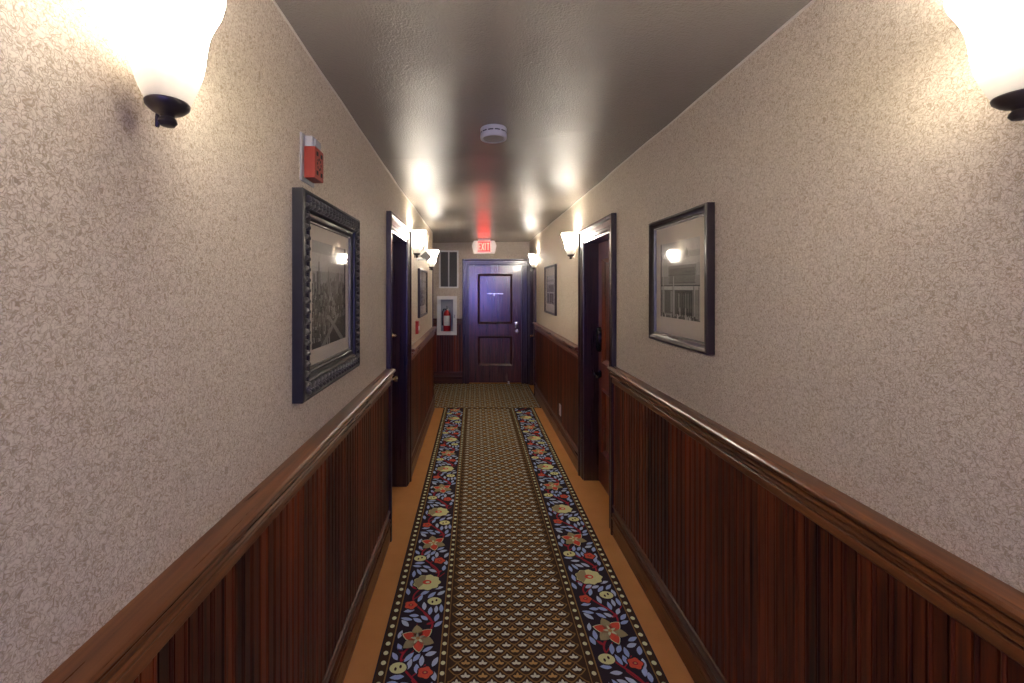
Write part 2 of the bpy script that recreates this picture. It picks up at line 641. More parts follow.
# ------------------------------------------------------------------ wainscot, rails, baseboards
def beadboard(mp, u0, u1, name, z0=0.185, z1=1.030):
    bb = MB(mp)
    pitch = 0.0405
    u = u0
    k = 0
    prof = [(0.0, 0.012), (0.0015, 0.0165), (0.0265, 0.0165), (0.028, 0.012), (0.0295, 0.0165), (0.0335, 0.0185), (0.0375, 0.0165), (0.039, 0.012)]
    while u < u1 - 0.003:
        r = random.random()
        pts = [(min(u + s, u1), p) for s, p in prof] + [(min(u + pitch, u1), 0.012)]
        vs = [(s, p, z0) for s, p in pts] + [(s, p, z1) for s, p in pts]
        n = len(pts)
        bb.add(vs, [(i, i + 1, n + i + 1, n + i) for i in range(n - 1)], M['boards'], r)
        u += pitch
        k += 1
    e = 0.5
    bb.add([(u0, 0, z0), (u1, 0, z0), (u1, 0, z1), (u0, 0, z1), (u0, 0.0125, z0), (u1, 0.0125, z0), (u1, 0.0125, z1), (u0, 0.0125, z1)],
           [(0, 1, 2, 3), (0, 1, 5, 4), (3, 2, 6, 7), (0, 3, 7, 4), (1, 2, 6, 5)], M['boards'], e)
    return bb.build(name, kind='structure', recalc=False)


RAIL = [(0, 1.122), (0.050, 1.122), (0.057, 1.119), (0.061, 1.113), (0.061, 1.106), (0.057, 1.101), (0.046, 1.098), (0.030, 1.096),
        (0.029, 1.089), (0.042, 1.0885), (0.046, 1.085), (0.0465, 1.081), (0.045, 1.077), (0.040, 1.074), (0.026, 1.073), (0.025, 1.066),
        (0.036, 1.0655), (0.040, 1.062), (0.0405, 1.057), (0.038, 1.053), (0.032, 1.050), (0.021, 1.0495), (0.021, 1.044), (0.028, 1.0435),
        (0.030, 1.041), (0.030, 1.018), (0.027, 1.014), (0, 1.013)]
BASE = [(0, 0.205), (0.018, 0.205), (0.024, 0.202), (0.026, 0.196), (0.026, 0.188), (0.023, 0.184), (0.018, 0.183), (0.0175, 0.150),
        (0.027, 0.149), (0.030, 0.145), (0.030, 0.139), (0.027, 0.136), (0.019, 0.135), (0.019, 0.126), (0.029, 0.125), (0.033, 0.121),
        (0.033, 0.114), (0.030, 0.110), (0.025, 0.109), (0.025, 0.0), (0, 0.0)]


def rail(mp, u0, u1, name, m):
    bb = MB(mp); bb.extrude(RAIL, u0, u1, m)
    return bb.build(name, kind='structure', smooth=True, angle=28)


def baseb(mp, u0, u1, name, m):
    bb = MB(mp); bb.extrude(BASE, u0, u1, m)
    return bb.build(name, kind='structure', smooth=True, angle=28)


segsL = [(YB, D1[0] - CW), (D1[1] + CW, YC)]
segsR = [(YB, D2[0] - CW), (D2[1] + CW, D4[0] - CW)]
k = 3
for i, (a, c) in enumerate(segsL):
    beadboard(on_left, a, c, 'trim_%d' % k); k += 1
    rail(on_left, a, c + (0.004 if i == 0 else 0.0), 'trim_%d' % k, M['rail_y']); k += 1
    baseb(on_left, a, c, 'baseboard_left' if i == 0 else 'baseboard_left.001', M['base_y'])
for i, (a, c) in enumerate(segsR):
    beadboard(on_right, a, c, 'trim_%d' % k); k += 1
    rail(on_right, a, c + (0.004 if i == 0 else 0.0), 'trim_%d' % k, M['rail_y']); k += 1
    baseb(on_right, a, c, 'baseboard_right' if i == 0 else 'baseboard_right.001', M['base_y'])
# end wall, left of the door; boards run behind the cabinet's lower edge
beadboard(on_end, XLOB, CAB[0] - 0.03, 'trim_%d' % k); k += 1
beadboard(on_end, CAB[0] - 0.03, CAB[1] + 0.03, 'trim_%d' % k, z1=CAB[2] - 0.03); k += 1
beadboard(on_end, CAB[1] + 0.03, D3[0] - CW, 'trim_%d' % k); k += 1
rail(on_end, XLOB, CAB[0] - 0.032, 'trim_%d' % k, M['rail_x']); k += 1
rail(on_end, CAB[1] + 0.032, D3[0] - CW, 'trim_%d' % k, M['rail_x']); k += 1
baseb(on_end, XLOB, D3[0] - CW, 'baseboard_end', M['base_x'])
# left wall's free end: boards, rail cap and a dark corner strip
mpc = lambda u, p, z: (u, YC + p, z)
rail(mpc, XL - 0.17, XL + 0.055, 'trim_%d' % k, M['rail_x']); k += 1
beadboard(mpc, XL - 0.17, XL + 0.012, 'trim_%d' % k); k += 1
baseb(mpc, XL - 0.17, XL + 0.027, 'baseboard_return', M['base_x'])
b = MB(); b.box((XL - 0.03, YC - 0.001, 1.122), (XL + 0.012, YC + 0.016, 1.93), M['casing'], 0.003)
b.build('trim_%d' % k, kind='structure'); k += 1

# ------------------------------------------------------------------ doors
CAS = [(0, 0), (0, 0.014), (0.006, 0.019), (0.016, 0.019), (0.021, 0.015), (0.027, 0.015), (0.031, 0.020), (0.060, 0.022),
       (0.064, 0.018), (0.069, 0.018), (0.073, 0.028), (0.080, 0.034), (0.096, 0.034), (0.1, 0.030), (0.1, 0)]


def leaf(bb, u0, u1, z0, z1, pf, panels, m, th=0.04):
    """panelled leaf, front face at p = pf"""
    us = [u0, u1] + [q for a, c, _, _ in panels for q in (a, c)]
    zs = [z0, z1] + [q for _, _, a, c in panels for q in (a, c)]
    bb.sheet(us, zs, panels, pf, pf - th, m)
    for a, c, d, e in panels:
        prof = [(-0.012, pf + 0.0), (-0.010, pf + 0.006), (-0.003, pf + 0.009), (0.004, pf + 0.004), (0.014, pf - 0.006), (0.026, pf - 0.016), (0.028, pf - 0.018)]
        bb.ring(a, c, d, e, prof, m)
        s = 0.028
        ins = [(a + s, d + s), (c - s, d + s), (c - s, e - s), (a + s, e - s)]
        bb.add([(q, pf - 0.018, r) for q, r in ins], [(0, 1, 2, 3)], m)


def door(name, mp, D, depth, panels, m, near_is_low=True):
    u0, u1, h = D
    cu = (u0 + u1) / 2
    root = struct_root(name, mp(cu, 0, 0))
    bb = MB(mp); bb.arch(u0, u1, h, CAS, M['casing'])
    bb.build('door_casing', root, smooth=True, angle=30)
    # jamb liner, plus an added solid sheet behind the leaf to block light leaks
    bb = MB(mp)
    j = 0.018
    bb.box((u0, -depth - 0.045, 0), (u0 + j, 0.010, h), M['casing'])
    bb.box((u1 - j, -depth - 0.045, 0), (u1, 0.010, h), M['casing'])
    bb.box((u0 + j, -depth - 0.045, h - j), (u1 - j, 0.010, h), M['casing'])
    bb.box((u0, -depth - 0.080, 0), (u1, -depth - 0.046, h), M['casing'])
    bb.build('door_jamb_and_light_block', root)
    bb = MB(mp)
    leaf(bb, u0 + j + 0.002, u1 - j - 0.002, 0.008, h - j - 0.002, -depth, panels, m)
    bb.build('door_leaf', root, smooth=True, angle=30)
    return root


def lathe_on(bb, u, z, prof, m, n=24):
    """turned piece whose axis stands off the wall: prof (radius, p)"""
    bb.lathe([(r, p) for r, p in prof], m, n=n, c=(u, 0, z), axis='y')


DL = 0.115    # how far the side doors are set back
d1 = door('door_1', on_left, D1, DL, [(D1[0] + 0.125, D1[1] - 0.125, 0.29, 0.80), (D1[0] + 0.125, D1[1] - 0.125, 1.03, 1.88)], M['door'])
bb = MB(on_left)
lathe_on(bb, D1[1] - 0.075, 0.905, [(0.030, -DL), (0.030, -DL + 0.006), (0.012, -DL + 0.010), (0.011, -DL + 0.032), (0.022, -DL + 0.040), (0.027, -DL + 0.052), (0.022, -DL + 0.064), (0.008, -DL + 0.068)], M['brass'])
part_label(bb.build('door_knob', d1, smooth=True), 'small bright metal door knob')
bb = MB(on_left)
lathe_on(bb, D1[1] - 0.065, 1.258, [(0.028, -DL), (0.028, -DL + 0.014), (0.020, -DL + 0.020), (0.014, -DL + 0.036), (0.014, -DL + 0.048), (0.006, -DL + 0.052)], M['brass'])
part_label(bb.build('deadbolt', d1, smooth=True), 'small bright metal deadbolt')

d2 = door('door_2', on_right, D2, DL, [(D2[0] + 0.125, D2[1] - 0.14, 0.29, 0.80), (D2[0] + 0.125, D2[1] - 0.14, 1.03, 1.88)], M['door'])
bb = MB(on_right)
u_, z_ = D2[1] - 0.085, 1.215
pr = []
n = 28
for (sx, sz, p) in ((0.034, 0.105, -DL), (0.034, 0.105, -DL + 0.022), (0.028, 0.097, -DL + 0.034), (0.015, 0.07, -DL + 0.040)):
    pr.append([(u_ + sx * math.cos(2 * PI * i / n), p, z_ + sz * math.sin(2 * PI * i / n)) for i in range(n)])
vs = [q for r in pr for q in r]
fs = [(a * n + i, a * n + (i + 1) % n, (a + 1) * n + (i + 1) % n, (a + 1) * n + i) for a in range(3) for i in range(n)] + [tuple(range(3 * n, 4 * n))]
bb.add(vs, fs, M['black'])
part_label(bb.build('card_lock', d2, smooth=True), 'black oval electronic lock')
bb = MB(on_right)
lathe_on(bb, u_, 0.925, [(0.030, -DL), (0.030, -DL + 0.010), (0.014, -DL + 0.016), (0.012, -DL + 0.048), (0.012, -DL + 0.056)], M['black'])
bb.tube([(u_, -DL + 0.05, 0.925), (u_ - 0.03, -DL + 0.055, 0.925), (u_ - 0.075, -DL + 0.055, 0.922), (u_ - 0.115, -DL + 0.05, 0.918)], [0.011, 0.011, 0.010, 0.008], M['black'])
part_label(bb.build('door_lever', d2, smooth=True), 'black lever handle')
bb = MB(on_right)
bb.box((D2[0] + 0.325, -DL - 0.018, 1.63), (D2[0] + 0.365, -DL - 0.010, 1.70), M['steel'], 0.002)
bb.tube([(D2[0] + 0.345, -DL - 0.012, 1.69), (D2[0] + 0.345, -DL + 0.012, 1.685), (D2[0] + 0.345, -DL + 0.014, 1.65), (D2[0] + 0.345, -DL + 0.006, 1.64)], 0.006, M['steel'])
part_label(bb.build('door_knocker', d2, smooth=True), 'small pale metal knocker plate')

DE = 0.030
d3 = door('door_3', on_end, D3, DE, [(0.058, 0.640, 0.305, 0.805), (0.058, 0.640, 1.030, 1.880)], M['end_door'])
bb = MB(on_end)
bb.box((0.690, -DE - 0.001, 0.960), (0.752, -DE + 0.016, 1.065), M['steel'], 0.004)
bb.lathe([(0.018, -DE + 0.014), (0.018, -DE + 0.024), (0.010, -DE + 0.027)], M['steel'], 20, c=(0.721, 0, 1.02), axis='y')
part_label(bb.build('deadbolt', d3, smooth=True, angle=30), 'pale metal deadbolt plate')
bb = MB(on_end)
lathe_on(bb, 0.722, 0.895, [(0.034, -DE), (0.034, -DE + 0.008), (0.014, -DE + 0.012), (0.012, -DE + 0.034), (0.026, -DE + 0.042), (0.031, -DE + 0.056), (0.026, -DE + 0.068), (0.01, -DE + 0.072)], M['steel'])
part_label(bb.build('door_knob', d3, smooth=True), 'round pale metal knob')
bb = MB(on_end)
bb.box((0.205, -DE - 0.020, 1.538), (0.490, -DE - 0.008, 1.556), M['steel'], 0.002)
bb.box((0.325, -DE - 0.020, 1.515), (0.350, -DE - 0.012, 1.540), M['steel'], 0.002)
part_label(bb.build('door_plate', d3), 'thin pale metal strip on upper panel')

d4 = door('door_4', on_right, D4, 0.055, [(D4[0] + 0.11, D4[1] - 0.11, 0.29, 0.80), (D4[0] + 0.11, D4[1] - 0.11, 1.03, 1.88)], M['door'])
bb = MB(on_right)
lathe_on(bb, D4[1] - 0.09, 0.84, [(0.030, -0.055), (0.030, -0.047), (0.012, -0.043), (0.011, -0.015), (0.022, -0.006), (0.027, 0.006), (0.022, 0.018), (0.008, 0.022)], M['brass'])
part_label(bb.build('door_knob', d4, smooth=True), 'small bright metal knob')

# rear window, behind the camera: the daylight that sheens the dark wood
wroot = struct_root('window_1', (0.19, YB, WIN[2]))
mw = lambda u, p, z: (u, YB + p, z)
bb = MB(mw)
bb.ring(WIN[0] - 0.09, WIN[1] + 0.09, WIN[2] - 0.09, WIN[3] + 0.09, [(0, 0), (0, 0.03), (0.02, 0.034), (0.07, 0.022), (0.09, 0.018), (0.09, 0)], M['casing'])
bb.build('window_frame', wroot)
bb = MB(mw)
bb.sheet([WIN[0], WIN[0] + 0.05, 0.165, 0.215, WIN[1] - 0.05, WIN[1]], [WIN[2], WIN[2] + 0.06, 1.53, 1.58, WIN[3] - 0.05, WIN[3]],
         [(WIN[0] + 0.05, 0.165, WIN[2] + 0.06, 1.53), (0.215, WIN[1] - 0.05, WIN[2] + 0.06, 1.53),
          (WIN[0] + 0.05, 0.165, 1.58, WIN[3] - 0.05), (0.215, WIN[1] - 0.05, 1.58, WIN[3] - 0.05)], -0.06, -0.10, M['casing'])
bb.build('window_sash', wroot)
bb = MB(mw)
bb.box((WIN[0] + 0.01, -0.083, WIN[2] + 0.01), (WIN[1] - 0.01, -0.078, WIN[3] - 0.01), M['pane'])
bb.build('window_pane', wroot)

# ------------------------------------------------------------------ carpets
class Pat:
    """flat yarn shapes laid over each other in thin layers"""
    def __init__(self):
        self.mb = MB()

    def poly(self, pts, m, layer):
        z = 0.0042 + 0.0004 * layer
        self.mb.add([(x, y, z) for x, y in pts], [tuple(range(len(pts)))], Y[m])

    def quad(self, x0, y0, x1, y1, m, layer):
        self.poly([(x0, y0), (x1, y0), (x1, y1), (x0, y1)], m, layer)

    def ribbon(self, pts, w, m, layer):
        z = 0.0042 + 0.0004 * layer
        vs, fs = [], []
        for k, p in enumerate(pts):
            a, c = pts[max(k - 1, 0)], pts[min(k + 1, len(pts) - 1)]
            dx, dy = c[0] - a[0], c[1] - a[1]
            q = math.hypot(dx, dy) or 1
            nx_, ny_ = -dy / q * w / 2, dx / q * w / 2
            vs += [(p[0] + nx_, p[1] + ny_, z), (p[0] - nx_, p[1] - ny_, z)]
        for k in range(len(pts) - 1):
            fs.append((2 * k, 2 * k + 1, 2 * k + 3, 2 * k + 2))
        self.mb.add(vs, fs, Y[m])

    def ellipse(self, x, y, a, c, m, layer, n=14, rot=0.0, lobes=0, amp=0.0):
        pts = []
        for i in range(n):
            t_ = 2 * PI * i / n
            r = 1 + amp * math.cos(lobes * t_)
            px, py = a * r * math.cos(t_), c * r * math.sin(t_)
            pts.append((x + px * math.cos(rot) - py * math.sin(rot), y + px * math.sin(rot) + py * math.cos(rot)))
        self.poly(pts, m, layer)

    def petal(self, x, y, ang, ln, w, m, layer, base=0.0):
        prof = [(0, 0.10), (0.15, 0.62), (0.38, 1.0), (0.62, 0.92), (0.83, 0.52), (1.0, 0.0)]
        up = [(base + ln * s, w / 2 * q) for s, q in prof]
        dn = [(base + ln * s, -w / 2 * q) for s, q in reversed(prof[:-1])]
        ca, sa = math.cos(ang), math.sin(ang)
        self.poly([(x + s * ca - q * sa, y + s * sa + q * ca) for s, q in up + dn], m, layer)


def field(pt, x0, x1, y0, y1, layer=0):
    """ogee trellis with a three-lobed sprig in each cell"""
    pt.quad(x0, y0, x1, y1, 'ground', layer)
    w, h = 0.0738, 0.0314
    xc = (F_L + F_R) / 2
    j0, j1 = int(math.ceil(y0 / h)), int(math.floor(y1 / h))
    i0, i1 = int(math.floor((x0 - xc) / w)) - 1, int(math.ceil((x1 - xc) / w)) + 1
    for j in range(j0, j1 + 1):
        y = j * h
        for i in range(i0, i1 + 1):
            x = xc + (i + (0.5 if j % 2 else 0.0)) * w
            # trellis below the sprig
            for sgn in (-1, 1):
                pts = [(x, y - h * 0.98), (x + sgn * w * 0.16, y - h * 0.86), (x + sgn * w * 0.36, y - h * 0.42), (x + sgn * w * 0.5, y - 0.02 * h)]
                if all(x0 <= q[0] <= x1 and y0 <= q[1] <= y1 for q in pts):
                    pt.ribbon(pts, 0.0055, 'line', layer + 1)
            if x - 0.019 < x0 or x + 0.019 > x1 or y - 0.018 < y0 or y + 0.02 > y1:
                continue
            col = 'gold' if (j % 2 == 0 and (i + j // 2) % 2) else 'grey'
            yy = y - 0.006
            pt.petal(x, yy - 0.002, 0.30, 0.0215, 0.0125, col, layer + 2)
            pt.petal(x, yy - 0.002, PI - 0.30, 0.0215, 0.0125, col, layer + 2)
            pt.petal(x, yy - 0.003, PI / 2, 0.0225, 0.0115, col, layer + 2)


F_L, F_R = -0.125, 0.487           # plain field
LB = (-0.428, -0.379, -0.155, -0.125)   # outer edge, floral from, floral to, field
RB = (0.806, 0.766, 0.526, 0.487)
RY0, RY1 = -2.35, 5.88

run = thing('carpet_runner', 'long patterned carpet runner with floral borders down the middle of the tan hall carpet', 'carpet runner', (0.19, RY0, 0))
pt = Pat()
field(pt, F_L, F_R, RY0, RY1)
part_label(pt.mb.build('field', run, recalc=False), 'brown trellis field with small pale sprigs')


def border(xo, xa, xb, xi, shift):
    pt = Pat()
    lo, hi = min(xo, xi), max(xo, xi)
    pt.quad(lo, RY0, hi, RY1, 'ground', 0)
    fa, fb = min(xa, xb), max(xa, xb)
    pt.quad(fa, RY0, fb, RY1, 'navy', 1)
    for xx in (xa, xb):
        pt.quad(xx - 0.003, RY0, xx + 0.003, RY1, 'line', 2)
    pt.quad(xi - 0.002, RY0, xi + 0.002, RY1, 'line', 2)
    sgn = 1 if xa > xo else -1
    pt.quad(min(xo, xo + sgn * 0.006), RY0, max(xo, xo + sgn * 0.006), RY1, 'navy', 2)
    # dot rows
    for (q0, q1, rad) in ((xo + sgn * 0.006, xa, 0.0112), (xb, xi, 0.0102)):
        xm = (q0 + q1) / 2
        n0 = int((RY0 - 1.83) / 0.051) + 1
        yy = 1.83 + n0 * 0.051
        while yy < RY1 - 0.012:
            pt.ellipse(xm, yy, rad, rad * 1.02, 'cream', 3, 10)
            yy += 0.051
    # floral vine
    uc = (fa + fb) / 2
    P = 0.752
    base0 = 2.01 + shift
    hw = (fb - fa) / 2 - 0.008

    def wave(v):
        return 0.060 * math.cos(2 * PI * (v - 0.08) / (P / 2))

    rnd = random.Random(3)
    blobs = [(0.0, 0.0, 0.074), (0.0, 0.384, 0.068), (0.055, 0.240, 0.036), (-0.064, 0.212, 0.031), (-0.065, 0.596, 0.036), (0.054, 0.574, 0.031)]

    def vd(a, c):
        d = abs(a - c) % P
        return min(d, P - d)

    def clear(u, v, m_):
        return all(math.hypot(u - bu, vd(v, bv)) > br + m_ for bu, bv, br in blobs)
    leaves, pts_used = [], []
    for tries in range(9000):
        v = rnd.uniform(0, P)
        u = rnd.uniform(-hw, hw)
        off = u - wave(v)
        if abs(off) < 0.010 or not clear(u, v, 0.0):
            continue
        slope = -0.060 * 2 * PI / (P / 2) * math.sin(2 * PI * (v - 0.08) / (P / 2))
        ang = math.atan2(1.0, slope) + (-1 if off > 0 else 1) * rnd.uniform(0.45, 1.0)
        ln = rnd.uniform(0.048, 0.062)
        w_ = rnd.uniform(0.020, 0.025)
        ca, sa = math.cos(ang), math.sin(ang)
        q = [(u + ca * ln * f - sa * w_ * g, v + sa * ln * f + ca * w_ * g) for f in (0.05, 0.35, 0.65, 1.0) for g in ((0,) if f in (0.05, 1.0) else (-0.4, 0.4))]
        q += [(u + ca * ln * 0.5, v + sa * ln * 0.5)]
        if any(abs(a) > hw + 0.003 for a, _ in q) or not all(clear(a, c, -0.006) for a, c in q):
            continue
        if any(math.hypot(a - a0, vd(c, c0)) < 0.0095 for a, c in q for a0, c0 in pts_used):
            continue
        pts_used += q
        leaves.append((u, v, ang, ln, w_))
    kk = int(math.floor((RY0 - base0) / P)) - 1
    while base0 + kk * P < RY1 + P:
        o = base0 + kk * P

        def ok(y, m_=0.05):
            return RY0 + m_ < y < RY1 - m_
        # stem
        seg = [(uc + wave(P * i / 56), o + P * i / 56) for i in range(57)]
        seg = [q for q in seg if RY0 < q[1] < RY1]
        if len(seg) > 1:
            pt.ribbon(seg, 0.0095, 'wine', 6)
        # leaves both sides of the stem
        for qi, (u, v, ang, ln, w_) in enumerate(leaves):
            if ok(o + v, 0.06):
                pt.petal(uc + u, o + v, ang, ln, w_, 'blue' if qi % 3 else 'blue2', 5)
        # crimson side twigs
        for f in range(10):
            v = P * (f + 0.35) / 10
            if not ok(o + v, 0.07):
                continue
            sd = 1 if f % 2 else -1
            x_ = wave(v)
            tw = [(uc + x_ + (sd * 0.055 if abs(x_ + sd * 0.055) < hw else -sd * 0.05) * g, o + v + 0.05 * g + 0.012 * g * g) for g in (0, 0.3, 0.6, 0.85, 1.0)]
            pt.ribbon(tw, 0.0055, 'wine', 4)
        # big coral and olive flower
        if ok(o, 0.09):
            for q in range(6):
                a2 = PI / 6 + q * PI / 3 + 0.2
                c = 'red' if q % 2 == 0 else 'olive'
                pt.petal(uc, o, a2, 0.088, 0.060, 'navy', 6)
                pt.petal(uc, o, a2, 0.082, 0.053, 'cream' if c == 'red' else 'olive', 7)
                pt.petal(uc, o, a2, 0.077, 0.046, c, 8)
            for q in range(5):
                pt.petal(uc, o, 0.5 + q * 2 * PI / 5, 0.034, 0.013, 'cream', 9)
            pt.ellipse(uc, o, 0.010, 0.010, 'gold', 10, 8)
        # big pale scalloped flower
        yc = o + 0.384
        if ok(yc, 0.08):
            pt.ellipse(uc, yc, 0.080, 0.068, 'navy', 6, 36, 0, 9, 0.06)
            pt.ellipse(uc, yc, 0.073, 0.061, 'paleg', 7, 36, 0, 9, 0.07)
            pt.poly([(uc + 0.070 * math.cos(a_) * (1 + 0.05 * math.cos(9 * a_)), yc + 0.058 * math.sin(a_) * (1 + 0.05 * math.cos(9 * a_))) for a_ in [PI * 0.55 + PI * 0.75 * i / 14 for i in range(15)]] + [(uc - 0.012, yc - 0.004)], 'olive', 8)
            pt.ellipse(uc, yc, 0.025, 0.018, 'red', 9, 12)
            pt.ellipse(uc + 0.004, yc - 0.002, 0.012, 0.009, 'cream', 10, 10)
        # small pale ovals and coral buds
        for (du, dv, kind) in ((0.055, 0.240, 'o'), (-0.064, 0.212, 'r'), (-0.065, 0.596, 'o'), (0.054, 0.574, 'r')):
            y = o + dv
            if not ok(y, 0.04):
                continue
            if kind == 'o':
                pt.ellipse(uc + du, y, 0.043, 0.034, 'navy', 6, 16)
                pt.ellipse(uc + du, y, 0.037, 0.028, 'paleg', 7, 16)
                for s in (-1, 1):
                    pt.ellipse(uc + du + s * 0.010, y + s * 0.006, 0.0055, 0.009, 'ground', 8, 8)
            else:
                pt.ellipse(uc + du, y, 0.037, 0.034, 'navy', 6, 20, 0, 5, 0.08)
                pt.ellipse(uc + du, y, 0.031, 0.028, 'red', 7, 25, 0, 5, 0.12)
                pt.ellipse(uc + du, y, 0.013, 0.009, 'wine', 8, 10)
                pt.ellipse(uc + du, y, 0.006, 0.004, 'gold', 9, 8)
        # crimson side buds
        for (du, dv, a2) in ((0.030, 0.085, 0.4), (-0.05, -0.085, 2.4), (0.04, 0.46, 0.6), (-0.045, 0.33, 2.6)):
            if ok(o + dv, 0.05):
                pt.petal(uc + du, o + dv, a2, 0.045, 0.016, 'wine', 5)
        kk += 1
    return part_label(pt.mb.build('floral_border', run, recalc=False), 'dark border of coral and cream flowers with blue leaves')


border(LB[0], LB[1], LB[2], LB[3], 0.0)
border(RB[0], RB[1], RB[2], RB[3], 0.045)

pt = Pat()
field(pt, XLOB, XR - 0.03, RY1 + 0.001, YE - 0.02)
pt.mb.build('floor_lobby', kind='structure', recalc=False)

# ------------------------------------------------------------------ wall sconces
SG = 'white glass sconces along the corridor'


def make_sconce():
    """built with its wall plane at x = 0, standing off towards +x; z = 0 at the bottom of the glass"""
    ox = 0.064
    root = thing('wall_sconce', '', 'wall lamp', (0, 0, 0), SG)
    ribs = lambda a, k: 0.012 * math.cos(16 * a) * min(1.0, k / 3.0)
    prof = [(0.029, 0.002), (0.034, 0.011), (0.0395, 0.024), (0.0450, 0.040), (0.0498, 0.058), (0.0532, 0.080), (0.0558, 0.105), (0.0586, 0.124),
            (0.0640, 0.143), (0.0720, 0.161), (0.0790, 0.176), (0.0825, 0.189), (0.0830, 0.197)]
    inner = [(r - 0.004, h + (0.004 if k == 0 else 0.0)) for k, (r, h) in enumerate(prof)]
    full = prof + [(0.0812, 0.2000)] + list(reversed(inner))
    bb = MB()
    wob = lambda a, k: 0.010 * math.cos(14 * a) * min(1.0, min(k, len(full) - 1 - k) / 4.0)
    bb.lathe(full, M['lamp_glass'], n=84, c=(ox, 0, 0), cap=False, wob=wob)
    bb.v = [(max(x, 0.004), y, z) for x, y, z in bb.v]      # the back sits flat against the wall
    part_label(bb.build('lamp_shade', root, smooth=True, angle=60), 'frosted white ribbed glass shade')
    bb = MB()
    bb.lathe([(0.002, 0.008), (0.030, 0.007), (0.0325, 0.003), (0.031, -0.003), (0.024, -0.010), (0.017, -0.014), (0.011, -0.016), (0.009, -0.019),
              (0.013, -0.023), (0.014, -0.028), (0.010, -0.034), (0.003, -0.036)], M['bronze'], n=36, c=(ox, 0, 0))
    part_label(bb.build('cap', root, smooth=True), 'dark bronze cap with finial')
    bb = MB()
    bb.lathe([(0.010, 0.0), (0.010, 0.004), (0.006, 0.007)], M['white'], n=20, c=(0, 0, 0.095), axis='x')
    bb.tube([(0.004, 0, 0.095), (0.03, 0, 0.080), (ox, 0, 0.008)], 0.0035, M['white'])
    part_label(bb.build('arm', root, smooth=True), 'thin white arm to the wall')
    bb = MB()
    bb.lathe([(0.0025, -0.034), (0.0035, -0.032), (0.0035, -0.018), (0.002, -0.006)], M['bronze'], n=10, c=(ox - 0.020, 0.004, 0))
    part_label(bb.build('screw', root, smooth=True), 'small bronze screw')
    return root


sc0 = make_sconce()
SL = 0.6


def place_sconce(x, y, z, rz, label, first=[True]):
    if first[0]:
        r = sc0
        first[0] = False
    else:
        r = sc0.copy()
        C.objects.link(r)
        for ch in list(sc0.children):
            if ch.type != 'MESH':
                continue
            c = ch.copy()
            C.objects.link(c)
            c.parent = r
    r.location = (x, y, z)
    r.rotation_euler = (0, 0, rz)
    r['label'] = label
    ld = bpy.data.lights.new('bulb', 'POINT')
    ld.energy = SL
    ld.color = (1.0, 0.92, 0.80)
    ld.shadow_soft_size = 0.022
    lo = bpy.data.objects.new('bulb', ld)
    C.objects.link(lo)
    lo.parent = r
    lo.location = (0.064, 0, 0.135)


place_sconce(XL, 0.715, 1.948, 0, 'big lit glass sconce on the left wall, the one nearest before the red alarm')
place_sconce(XL, 3.775, 1.945, 0, 'lit glass sconce on the left wall right beside the far edge of the dark doorway')
place_sconce(XL, 5.050, 1.888, 0, 'lit glass sconce above the far left picture, behind the grey diamond plate')
place_sconce(XR, 0.690, 1.950, PI, 'big lit glass sconce on the right wall, the nearest one, before the street photograph')
place_sconce(XR, 3.935, 1.945, PI, 'lit glass sconce on the right wall just past the doorway with the black lock')
place_sconce(XR, 6.390, 1.945, PI, 'small lit glass sconce on the right wall past the narrow picture, nearest the end door')

# ------------------------------------------------------------------ pictures
def tones(bb, u0, u1, z0, z1, p, tone):
    bb.add([(u0, p, z0), (u1, p, z0), (u1, p, z1), (u0, p, z1)], [(0, 1, 2, 3)], GREYS[tone])


